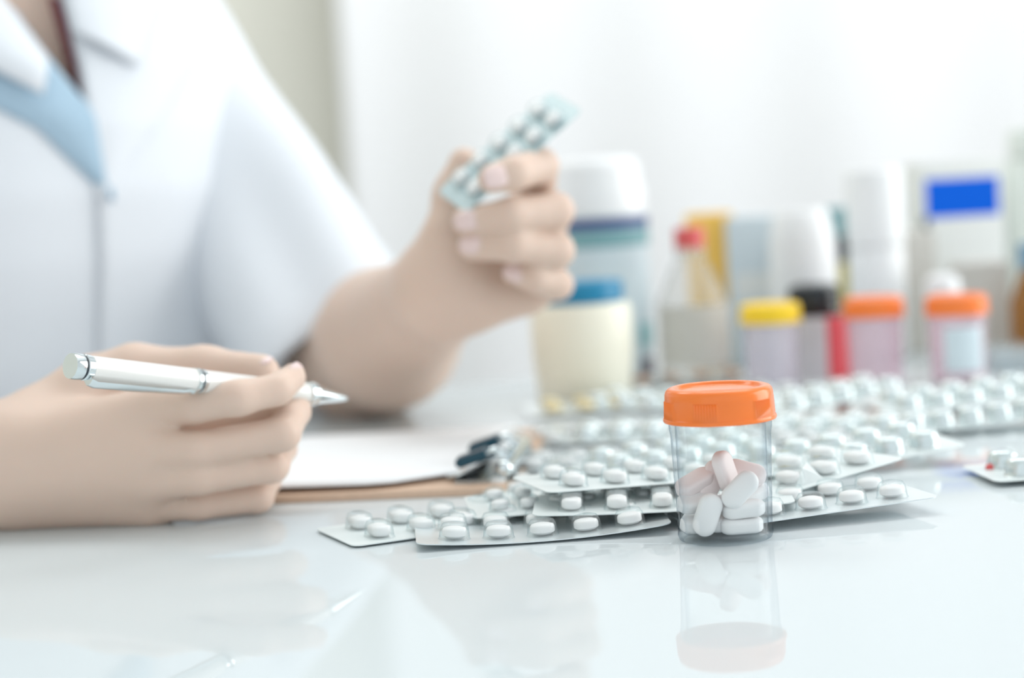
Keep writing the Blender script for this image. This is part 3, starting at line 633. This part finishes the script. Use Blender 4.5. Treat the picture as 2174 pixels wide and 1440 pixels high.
# ------------------------------------------------------------------ person: one continuous skin surface grown from tapered limbs
def smin(a, b, k):
    h = np.clip(0.5 + 0.5 * (b - a) / k, 0, 1)
    return b * (1 - h) + a * h - k * h * (1 - h)
class Prim:
    def __init__(s, a, b, r1, r2, fl=1.0, fn=None):
        s.a = np.array(a[:], float); s.b = np.array(b[:], float); s.r1 = r1; s.r2 = r2; s.fl = fl
        s.fn = None if fn is None else np.array(Vector(fn).normalized()[:])
    def __call__(s, p):
        ba = s.b - s.a; L2 = max(ba.dot(ba), 1e-12); pa = p - s.a
        h = np.clip(pa @ ba / L2, 0, 1); q = pa - h[..., None] * ba
        if s.fn is not None:
            qn = q @ s.fn; q = q + (qn * (s.fl - 1))[..., None] * s.fn
        return np.sqrt((q * q).sum(-1)) - (s.r1 + h * (s.r2 - s.r1))
def surface(groups, h, join, B=16):
    """groups: list of (prims, k_inside_group, k_to_the_rest); sparse surface nets"""
    lo = np.min([np.minimum(p.a, p.b) - max(p.r1, p.r2) - 0.02 for g in groups for p in g[0]], axis=0)
    hi = np.max([np.maximum(p.a, p.b) + max(p.r1, p.r2) + 0.02 for g in groups for p in g[0]], axis=0)
    nb = np.ceil((hi - lo) / (h * B)).astype(int)
    I = np.stack(np.meshgrid(*[np.arange(n) for n in nb], indexing='ij'), -1).reshape(-1, 3)
    cen = lo + (I + 0.5) * B * h; diag = B * h * 0.9
    dc = {}; dm = np.full(len(I), 1e3)
    for gi, g in enumerate(groups):
        for pi, p in enumerate(g[0]):
            d = p(cen) / max(1.0, 1.0); dc[gi, pi] = d; dm = np.minimum(dm, d)
    act = np.where(np.abs(dm) < diag * 1.25 + 0.012)[0]
    act = np.where(dm < diag * 1.25 + 0.012)[0]
    act = act[dm[act] > -diag * 1.6 - 0.01]
    n1 = B + 1
    loc = np.stack(np.meshgrid(*[np.arange(n1)] * 3, indexing='ij'), -1).reshape(-1, 3)
    VK = []; VP = []; QF = []
    for c0 in range(0, len(act), 200):
        ids = act[c0:c0 + 200]
        pts = lo + (I[ids][:, None, :] * B + loc[None]) * h
        tot = np.full(pts.shape[:2], 1e3)
        for gi, g in enumerate(groups):
            dg = np.full(pts.shape[:2], 1e3); any_ = np.zeros(len(ids), bool)
            for pi, p in enumerate(g[0]):
                sel = np.where(dc[gi, pi][ids] < np.maximum(dm[ids], 0) + diag * (2.2 if p.fl == 1 else 2.2 * p.fl) + g[1])[0]
                if len(sel) == 0: continue
                any_[sel] = True
                dg[sel] = smin(dg[sel], p(pts[sel]), g[1])
            s_ = np.where(any_)[0]
            if len(s_): tot[s_] = smin(tot[s_], dg[s_], g[2])
        V = tot.reshape(len(ids), n1, n1, n1)
        S = V < 0
        base_ = I[ids] * B
        # cells crossed by the surface
        cs = np.zeros((len(ids), B, B, B), int)
        for dx in (0, 1):
            for dy in (0, 1):
                for dz in (0, 1): cs += S[:, dx:dx + B, dy:dy + B, dz:dz + B]
        cell = np.argwhere((cs > 0) & (cs < 8))
        acc = np.zeros((len(cell), 3)); cnt = np.zeros(len(cell))
        b_, x, y, z = cell.T
        cor = [(i, j, k) for i in (0, 1) for j in (0, 1) for k in (0, 1)]
        for ca in cor:
            for ax in range(3):
                if ca[ax]: continue
                cb_ = list(ca); cb_[ax] = 1
                va = V[b_, x + ca[0], y + ca[1], z + ca[2]]; vb = V[b_, x + cb_[0], y + cb_[1], z + cb_[2]]
                m = (va < 0) != (vb < 0); t = np.where(m, va / np.where(m, va - vb, 1), 0)
                pp = np.tile(np.array(ca, float), (len(cell), 1)); pp[:, ax] += t
                acc[m] += pp[m]; cnt[m] += 1
        gc = base_[b_] + np.stack((x, y, z), -1)
        VK.append(gc); VP.append(lo + (gc + acc / cnt[:, None]) * h)
        # faces: each crossed grid edge owned by the block holding it
        for ax in range(3):
            o1, o2 = [(1, 2), (2, 0), (0, 1)][ax]
            sl = [slice(0, B)] * 3; sh = [slice(0, B)] * 3; sh[ax] = slice(1, B + 1)
            a_ = S[(slice(None), *sl)]; c_ = S[(slice(None), *sh)]
            e = np.argwhere(a_ != c_)
            if not len(e): continue
            g0 = base_[e[:, 0]] + e[:, 1:]
            fl = a_[tuple(e.T)]
            d1 = np.zeros(3, int); d1[o1] = 1; d2 = np.zeros(3, int); d2[o2] = 1
            q = np.stack((g0, g0 - d1, g0 - d1 - d2, g0 - d2), 1)
            q[~fl] = q[~fl][:, ::-1]
            QF.append(q)
    VK = np.concatenate(VK); VP = np.concatenate(VP); QF = np.concatenate(QF)
    key = lambda k: ((k[..., 0] + 8) * 4096 + (k[..., 1] + 8)) * 4096 + (k[..., 2] + 8)
    kk = key(VK); o = np.argsort(kk); ks = kk[o]
    qk = key(QF); pos = np.searchsorted(ks, qk); pos = np.clip(pos, 0, len(ks) - 1)
    ok = (ks[pos] == qk).all(1)
    return VP[o], pos[ok]
def grid_mesh(name, V, F, m, smooth_it=3):
    me = bpy.data.meshes.new(name)
    # relax along the surface to lose the lattice
    e = np.concatenate([F[:, [i, (i + 1) % 4]] for i in range(4)])
    for it in range(smooth_it):
        s = np.zeros_like(V); c = np.zeros(len(V))
        for a, b in ((0, 1), (1, 0)):
            np.add.at(s, e[:, a], V[e[:, b]]); np.add.at(c, e[:, a], 1)
        V = V * 0.5 + 0.5 * s / np.maximum(c, 1)[:, None]
    me.vertices.add(len(V)); me.vertices.foreach_set('co', V.astype(np.float32).ravel())
    me.loops.add(F.size); me.loops.foreach_set('vertex_index', F.astype(np.int32).ravel())
    me.polygons.add(len(F)); me.polygons.foreach_set('loop_start', np.arange(0, F.size, 4, dtype=np.int32)); me.polygons.foreach_set('loop_total', np.full(len(F), 4, np.int32))
    me.update(calc_edges=True); me.validate()
    me.polygons.foreach_set('use_smooth', [True] * len(me.polygons))
    me.materials.append(m)
    return me
# torso frame
TC = Vector((-0.315, 1.215, 0.0)); UPV = Vector((0, 0, 1))
def Wt(l, f, z): return TC + EL * l + EF * f + UPV * z
SH_L, SH_R = Wt(0.108, -0.02, 0.260), Wt(-0.122, -0.01, 0.260)
ELB_L = P(768, 766, 1.125); WR_L = P(945, 612, 0.955)
ELB_R = Vector((-0.425, 0.93, 0.045)); WR_R = P(5, 990, 0.79)
SLV = P(752, 838, 1.135)
G = []
G.append(([Prim(Wt(0, 0, -0.16), Wt(0, 0, 0.04), 0.125, 0.118, 1.35, EF), Prim(Wt(0, 0, 0.04), Wt(0, 0.0, 0.20), 0.118, 0.130, 1.35, EF),
           Prim(Wt(0.062, 0.07, 0.13), Wt(0.062, 0.07, 0.13), 0.048, 0.048), Prim(Wt(-0.062, 0.07, 0.13), Wt(-0.062, 0.07, 0.13), 0.048, 0.048),
           Prim(Wt(-0.09, 0, 0.250), Wt(0.09, 0, 0.250), 0.036, 0.036), Prim(Wt(0, -0.005, 0.26), Wt(0, 0.0, 0.33), 0.055, 0.048), Prim(Wt(0, 0, 0.32), Wt(0, 0.02, 0.40), 0.049, 0.05)], 0.03, 0.02))
# head: skull, jaw, nose, brow, lips, ears
G.append(([Prim(Wt(0, 0.000, 0.475), Wt(0, 0.028, 0.485), 0.078, 0.074, 1.1, EL), Prim(Wt(0, 0.058, 0.425), Wt(0, 0.075, 0.392), 0.046, 0.026), Prim(Wt(-0.035, 0.03, 0.42), Wt(0.035, 0.03, 0.42), 0.03, 0.03)], 0.025, 0.012))
G.append(([Prim(Wt(0, 0.099, 0.462), Wt(0, 0.112, 0.436), 0.006, 0.010), Prim(Wt(-0.010, 0.104, 0.433), Wt(0.010, 0.104, 0.433), 0.006, 0.006)], 0.006, 0.008))
for s in (-1, 1):
    G.append(([Prim(Wt(s * 0.076, 0.005, 0.475), Wt(s * 0.080, -0.004, 0.445), 0.011, 0.007, 2.0, EL)], 0.003, 0.004))
# arms
mfl = ELB_L.lerp(WR_L, 0.35); mfr = ELB_R.lerp(WR_R, 0.4)
G.append(([Prim(SH_L.lerp(SLV, 0.06), SH_L.lerp(SLV, 0.70), 0.038, 0.037), Prim(SH_L.lerp(SLV, 0.70), ELB_L, 0.038, 0.0345), Prim(ELB_L, mfl, 0.0345, 0.0375), Prim(mfl, WR_L, 0.0375, 0.0240)], 0.016, 0.02))
G.append(([Prim(SH_R.lerp(ELB_R, 0.06), ELB_R, 0.038, 0.038), Prim(ELB_R, mfr, 0.037, 0.037), Prim(mfr, WR_R, 0.036, 0.0245)], 0.016, 0.02))
# right hand, writing
RM = dict(i=P(335, 868, 0.766), m=P(322, 956, 0.760), r=P(320, 1018, 0.763), p=P(322, 1066, 0.772))
W2 = P(50, 982, 0.785)
G.append(([Prim(WR_R, W2, 0.0240, 0.0225), Prim(W2, RM['i'], 0.021, 0.0100), Prim(W2, RM['m'], 0.021, 0.0105), Prim(W2, RM['r'], 0.021, 0.0102), Prim(W2, RM['p'], 0.020, 0.0092),
           Prim(P(180, 960, 0.80), P(300, 985, 0.795), 0.016, 0.012), Prim(P(330, 930, 0.787), P(520, 890, 0.790), 0.013, 0.010), Prim(P(520, 890, 0.790), P(595, 862, 0.787), 0.010, 0.0085),
           Prim(P(60, 1050, 0.787), P(320, 1058, 0.777), 0.0145, 0.0108)], 0.009, 0.009))
G.append(([Prim(P(110, 900, 0.80), P(200, 838, 0.805), 0.019, 0.0165), Prim(P(200, 838, 0.805), P(285, 792, 0.805), 0.0165, 0.0120), Prim(P(285, 792, 0.805), P(435, 786, 0.800), 0.0118, 0.0098),
           Prim(P(435, 786, 0.800), P(555, 790, 0.791), 0.0096, 0.0078)], 0.006, 0.010))
def finger(pts, rads, k=0.0025, kj=0.0014):
    G.append(([Prim(a, b, ra, rb_) for a, b, ra, rb_ in zip(pts, pts[1:], rads, rads[1:])], k, kj))
finger([RM['i'], P(420, 858, 0.752), P(505, 846, 0.746), P(588, 828, 0.754), P(622, 801, 0.766)], [0.0095, 0.0077, 0.0073, 0.0066, 0.0059])
finger([RM['m'], P(420, 954, 0.752), P(600, 922, 0.756), P(626, 872, 0.780), P(606, 845, 0.798)], [0.0098, 0.0074, 0.0072, 0.0068, 0.0062])
finger([RM['r'], P(420, 1014, 0.755), P(578, 990, 0.764), P(598, 952, 0.790), P(566, 918, 0.803)], [0.0096, 0.0073, 0.0070, 0.0066, 0.0060])
finger([RM['p'], P(420, 1070, 0.768), P(548, 1056, 0.777), P(568, 1020, 0.798), P(538, 992, 0.808)], [0.0086, 0.0068, 0.0065, 0.0060, 0.0052])
# left hand, holding the pack up
LM = dict(i=P(1140, 420, 0.972), m=P(1160, 490, 0.978), r=P(1155, 555, 0.976), p=P(1130, 615, 0.965))
W3 = P(960, 600, 0.952)
G.append(([Prim(WR_L, W3, 0.0235, 0.022), Prim(W3, LM['i'], 0.019, 0.0105), Prim(W3, LM['m'], 0.019, 0.011), Prim(W3, LM['r'], 0.019, 0.011), Prim(W3, LM['p'], 0.019, 0.0100),
           Prim(P(1030, 630, 0.945), P(1120, 620, 0.945), 0.015, 0.012)], 0.010, 0.014))
G.append(([Prim(P(965, 590, 0.945), P(958, 500, 0.942), 0.017, 0.0125), Prim(P(958, 500, 0.942), P(965, 415, 0.948), 0.0122, 0.0100), Prim(P(965, 415, 0.948), P(985, 345, 0.948), 0.0098, 0.0078)], 0.008, 0.012))
finger([LM['i'], P(1148, 352, 0.912), P(1090, 368, 0.894), P(1045, 380, 0.890)], [0.0098, 0.0088, 0.0082, 0.0072])
finger([LM['m'], P(1180, 448, 0.912), P(1085, 455, 0.896), P(990, 470, 0.902)], [0.0100, 0.0090, 0.0083, 0.0070])
finger([LM['r'], P(1182, 532, 0.914), P(1090, 522, 0.900), P(1000, 524, 0.908)], [0.0100, 0.0088, 0.0080, 0.0068])
finger([LM['p'], P(1185, 605, 0.922), P(1135, 592, 0.912), P(1090, 580, 0.915)], [0.0092, 0.0076, 0.0070, 0.0058])
V_, F_ = surface(G, 0.0019, 0.01)
PB0 = Vector((TC.x, TC.y, FLOOR_Z))
person = thing('person', 'person in white short sleeved coat writing and holding up a blister pack', 'person', PB0)
def plink(name, me, parent=person, **kw):
    me.transform(Matrix.Translation(-PB0)); return link(name, me, parent, **kw)
plink('body', grid_mesh('body', V_, F_, MATS['skin'], 3))

def nail(pos, d, n, L=0.011, Wd=0.009, r=0.0065, name='nail'):
    d = Vector(d).normalized(); n = Vector(n); n = (n - d * n.dot(d)).normalized(); s = d.cross(n)
    bm = bmesh.new(); g = []
    for i in range(9):
        row = []
        for j in range(9):
            u = i / 8 - 0.5; v = (j / 8 - 0.5) * math.sqrt(max(0.05, 1 - (abs(2 * u)) ** 3.2 * 0.9)); a = v * Wd / r
            row.append(bm.verts.new(Vector(pos) + d * (u * L) + s * (math.sin(a) * r) + n * ((math.cos(a) - 1) * r - 0.0012 * (2 * u) ** 2)))
        g.append(row)
    for i in range(8):
        for j in range(8): bm.faces.new((g[i][j], g[i + 1][j], g[i + 1][j + 1], g[i][j + 1]))
    o = plink(name, bm_mesh(name, bm, MATS['nail'], True, 80)); m_ = o.modifiers.new('thick', 'SOLIDIFY'); m_.thickness = 0.0006
    return o
tocam = Vector((0, -1, 0.05))
nail(P(545, 757, 0.789) , P(560, 790, 0.791) - P(435, 786, 0.80), (0.0, -0.35, 1), 0.0135, 0.0095, 0.0075)
nail(P(634, 790, 0.763), P(622, 803, 0.766) - P(588, 832, 0.755), (0.9, -0.1, 0.35), 0.009, 0.008, 0.006)
nail(P(1055, 375, 0.8828), P(1045, 380, 0.890) - P(1090, 368, 0.894), tocam, 0.013, 0.0105, 0.0072)
nail(P(990, 468, 0.8945), P(990, 470, 0.902) - P(1085, 455, 0.896), tocam + Vector((-0.25, 0, 0)), 0.0125, 0.0095, 0.0070)
nail(P(1002, 520, 0.9005), P(1000, 524, 0.908) - P(1090, 522, 0.900), tocam + Vector((-0.2, 0, 0)), 0.0135, 0.0092, 0.0068)
nail(P(1096, 580, 0.9085), P(1090, 580, 0.915) - P(1135, 592, 0.912), tocam + Vector((-0.1, 0, 0.2)), 0.0135, 0.0085, 0.0060)

# hair and eyes (above the picture)
Hg = [([Prim(Wt(0, -0.018, 0.492), Wt(0, 0.0, 0.500), 0.090, 0.084, 1.08, EL)], 0.02, 0.02), ([Prim(Wt(0, -0.075, 0.46), Wt(0, -0.095, 0.38), 0.05, 0.04)], 0.02, 0.03)]
hv, hf = surface(Hg, 0.005, 0.01)
HA = bmesh.new(); hm = grid_mesh('hair', hv, hf, MATS['hair'], 2); HA.from_mesh(hm)
pl = Wt(0, 0.055, 0.50)
bmesh.ops.bisect_plane(HA, geom=HA.verts[:] + HA.edges[:] + HA.faces[:], plane_co=pl, plane_no=(EF * 0.8 - UPV * 0.6), clear_outer=True)
plink('hair', bm_mesh('hair', HA, MATS['hair'], True, 60))
for s in (-1, 1):
    bm = bmesh.new(); bmesh.ops.create_uvsphere(bm, u_segments=16, v_segments=10, radius=0.0115); bmesh.ops.translate(bm, vec=Wt(s * 0.031, 0.0795, 0.466), verts=bm.verts)
    e = plink('eye', bm_mesh('eye', bm, MATS['eye_white']))
    bm = bmesh.new(); bmesh.ops.create_uvsphere(bm, u_segments=12, v_segments=8, radius=0.0062); bmesh.ops.translate(bm, vec=Wt(s * 0.031, 0.0865, 0.4640), verts=bm.verts)
    plink('iris', bm_mesh('iris', bm, MATS['hair']), e)
bm = bmesh.new(); tube(bm, [Wt(-0.020, 0.094, 0.412), Wt(-0.008, 0.101, 0.4135), Wt(0, 0.1025, 0.4125), Wt(0.008, 0.101, 0.4135), Wt(0.020, 0.094, 0.412)], [0.002, 0.0052, 0.0055, 0.0052, 0.002], 10)
plink('mouth', bm_mesh('mouth', bm, MATS['lip']))

# ------------------------------------------------------------------ coat
ZT = [-0.26, -0.10, 0.0, 0.06, 0.10, 0.14, 0.18, 0.215, 0.245, 0.270, 0.292, 0.308, 0.320]
AW = [0.195, 0.185, 0.178, 0.172, 0.166, 0.160, 0.152, 0.150, 0.146, 0.136, 0.120, 0.098, 0.078]
BF = [0.120, 0.112, 0.112, 0.122, 0.132, 0.136, 0.130, 0.118, 0.104, 0.090, 0.078, 0.070, 0.066]
BB = [0.130, 0.118, 0.112, 0.112, 0.114, 0.118, 0.120, 0.118, 0.112, 0.100, 0.085, 0.075, 0.070]
def coat_pt(th, z, off=0.0):
    """th: angle from the front centre line, positive towards the wearer's left"""
    a = np.interp(z, ZT, AW); b = np.interp(z, ZT, BF if math.cos(th) > 0 else BB)
    if math.cos(th) > 0:
        bb = np.interp(z, ZT, BF); b = bb
    e = 2.5
    c, s = math.cos(th), math.sin(th)
    k = (abs(s / a) ** e + abs(c / b) ** e) ** (-1 / e)
    fold = 0.0028 * math.sin(5.0 * th + 9 * z + 0.6) * (0.4 + 0.6 * math.sin(abs(th))) + 0.0018 * math.sin(11 * th - 14 * z) * abs(math.sin(th))
    k = k + off + fold
    return Wt(k * s, k * c, z)
Z_BREAK = 0.137
Z_OPEN = 0.185
def v_half(z, sgn):   # opening angle of the neck on the wearer's left (1) and right (-1)
    t = max(0.0, (z - Z_OPEN) / (0.30 - Z_OPEN)); return (0.05 if sgn > 0 else 0.54) * t ** 0.9
bm = bmesh.new(); rows = []
zs = list(np.linspace(-0.26, 0.32, 88)); NA = 130
for z in zs:
    row = []
    a0 = v_half(z, 1) - 0.01 * min(1, max(0, (Z_OPEN + 0.02 - z) / 0.04))        # the wearer's left front laps over the right one
    a1 = 2 * PI - v_half(z, -1) + 0.14 * min(1, max(0, (Z_OPEN + 0.02 - z) / 0.04))
    for k in range(NA + 1):
        t = k / NA; th = a0 + (a1 - a0) * t
        lift = 0.0028 * max(0.0, 1 - t * 14) * min(1, max(0, (Z_OPEN + 0.02 - z) / 0.04))
        row.append(bm.verts.new(coat_pt(th, z, lift)))
    rows.append(row)
for A_, B_ in zip(rows, rows[1:]):
    for k in range(NA): bm.faces.new((A_[k], A_[k + 1], B_[k + 1], B_[k]))
coat = plink('coat', bm_mesh('coat', bm, MATS['coat_cloth'], True, 70))
m_ = coat.modifiers.new('thick', 'SOLIDIFY'); m_.thickness = 0.0016; m_.offset = 1
# lapels folded back on both sides, wide at the notch
def lapel(sgn):
    bm = bmesh.new(); rows = []
    for i in range(41):
        t = i / 40; z = Z_BREAK - 0.002 + t * (0.252 - Z_BREAK); w_ = (0.098 if sgn > 0 else 0.082) * t
        r_ = []
        for j in range(13):
            u = j / 12; th0 = v_half(z, sgn) - (0.0 if sgn > 0 else 0.05)
            th = th0 + u * w_ / 0.125
            zz = z - 0.012 * u * t
            off = 0.0035 + 0.0060 * math.sin(min(1, u * 1.15) * PI) ** 0.6 * (0.5 + 0.5 * t) + (0.002 if j == 0 else 0)
            r_.append(bm.verts.new(coat_pt(sgn * th, zz, off)))
        rows.append(r_)
    for A_, B_ in zip(rows, rows[1:]):
        for k in range(12): bm.faces.new((A_[k], A_[k + 1], B_[k + 1], B_[k]))
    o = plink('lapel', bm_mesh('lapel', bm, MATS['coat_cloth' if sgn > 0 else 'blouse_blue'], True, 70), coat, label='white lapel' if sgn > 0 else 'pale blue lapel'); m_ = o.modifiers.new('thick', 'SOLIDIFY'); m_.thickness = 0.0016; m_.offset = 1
    # collar leaf above the notch
    bm = bmesh.new(); rows = []
    for i in range(25):
        t = i / 24; z = 0.236 + t * 0.082 if sgn > 0 else 0.220 + t * 0.098; w_ = 0.030 + 0.012 * t if sgn > 0 else 0.004 + 0.022 * min(1, t * 2.5)
        r_ = []
        for j in range(9):
            u = j / 8; th = v_half(z, sgn) - 0.02 + u * w_ / 0.11 + t * 0.5 * u
            r_.append(bm.verts.new(coat_pt(sgn * th, z - 0.022 * u * (1 - t), 0.0085 + 0.006 * math.sin(u * PI) + 0.004 * u)))
        rows.append(r_)
    for A_, B_ in zip(rows, rows[1:]):
        for k in range(8): bm.faces.new((A_[k], A_[k + 1], B_[k + 1], B_[k]))
    o = plink('collar', bm_mesh('collar', bm, MATS['coat_cloth'], True, 70), coat); m_ = o.modifiers.new('thick', 'SOLIDIFY'); m_.thickness = 0.0018; m_.offset = 1
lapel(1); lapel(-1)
# buttons on the placket, lower ones below the lapel break
for z in (-0.02,):
    c = coat_pt(-0.03, z, 0.0045); bm = bmesh.new()
    bmesh.ops.create_cone(bm, cap_ends=True, segments=24, radius1=0.0065, radius2=0.006, depth=0.002)
    bmesh.ops.rotate(bm, cent=(0, 0, 0), matrix=EF.to_track_quat('Z', 'Y').to_matrix(), verts=bm.verts); bmesh.ops.translate(bm, vec=c, verts=bm.verts)
    plink('button', bm_mesh('button', bm, MATS['coat_cloth']), coat)
# maroon strip in the neck opening, painted as the shade on the skin
bm = bmesh.new(); rows = []
for i in range(31):
    z = Z_BREAK - 0.02 + i / 30 * 0.20; r_ = []
    for j in range(11):
        th = 0.03 - 0.03 * max(0, (z - Z_OPEN) / 0.1) + j / 10 * 0.6
        r_.append(bm.verts.new(coat_pt(th, z, -0.012)))
    rows.append(r_)
for A_, B_ in zip(rows, rows[1:]):
    for k in range(10): bm.faces.new((A_[k], A_[k + 1], B_[k + 1], B_[k]))
so = plink('shirt', bm_mesh('shirt', bm, MATS['shirt_maroon'], True, 70), person, label='dark red shirt edge inside the coat opening'); m_ = so.modifiers.new('thick', 'SOLIDIFY'); m_.thickness = 0.0015
# sleeves: wide short tubes with a turned hem
def sleeve(S, E, r0, r1, hem_dir, hem_k, seed):
    ax = (E - S); Ln = ax.length; ax.normalize()
    s = ax.cross(Vector(hem_dir)).normalized(); n = s.cross(ax)      # n: towards the longer side of the hem
    bm = bmesh.new(); rows = []; NR, NS = 44, 72
    for i in range(NR + 1):
        t = i / NR; row = []
        for k in range(NS):
            a = 2 * PI * k / NS
            r = r0 + (r1 - r0) * t ** 0.8
            r += t * (0.0045 * math.sin(3 * a + seed + 2 * t) + 0.0030 * math.sin(5 * a - 3 * t + seed * 2)) + 0.003 * math.sin(9 * t + 2 * a) * t * (1 - t) * 3
            if i >= NR - 4: r += 0.0010
            if i == NR - 4: r -= 0.0008
            al = t * Ln + t * t * hem_k * (math.cos(a))
            row.append(bm.verts.new(S + ax * al + (n * math.cos(a) + s * math.sin(a)) * r))
        rows.append(row)
    for A_, B_ in zip(rows, rows[1:]):
        for k in range(NS): bm.faces.new((A_[k], A_[(k + 1) % NS], B_[(k + 1) % NS], B_[k]))
    bm.faces.new(rows[0][::-1])
    o = plink('sleeve', bm_mesh('sleeve', bm, MATS['coat_cloth'], True, 70), coat); m_ = o.modifiers.new('thick', 'SOLIDIFY'); m_.thickness = 0.0018; m_.offset = -1
    return o
sleeve(SH_L + (SH_L - SLV).normalized() * 0.015, SH_L.lerp(SLV, 0.90), 0.048, 0.060, Vector((-0.7, -0.6, -0.4)), 0.022, 0.4)
sleeve(SH_R + (SH_R - ELB_R).normalized() * 0.015, SH_R.lerp(ELB_R, 0.78), 0.050, 0.062, Vector((1, 0, 0)), 0.0, 1.9)

# the pack held up in the left hand
a0 = P(938, 398, 0.925); a1 = P(1160, 204, 0.935); b1 = P(1240, 229, 0.908)
xa = (a1 - a0).normalized(); yb = -(b1 - a1); yb = (yb - xa * yb.dot(xa)).normalized(); za = xa.cross(yb)
cen = (a0 + a1) / 2 - yb * 0.017
KINDS['held'] = ((a1 - a0).length + 0.006, 0.034, 5, 2, 0.0105, 0.0105, 0.0058, 'foil_aqua', 'clear_bubble', 'pill_white')
blister('held', cen, 0, 'blister pack held up between thumb and forefinger of the raised hand', rot=Matrix((xa, yb, za)).transposed(), group='blister packs strewn on the table')
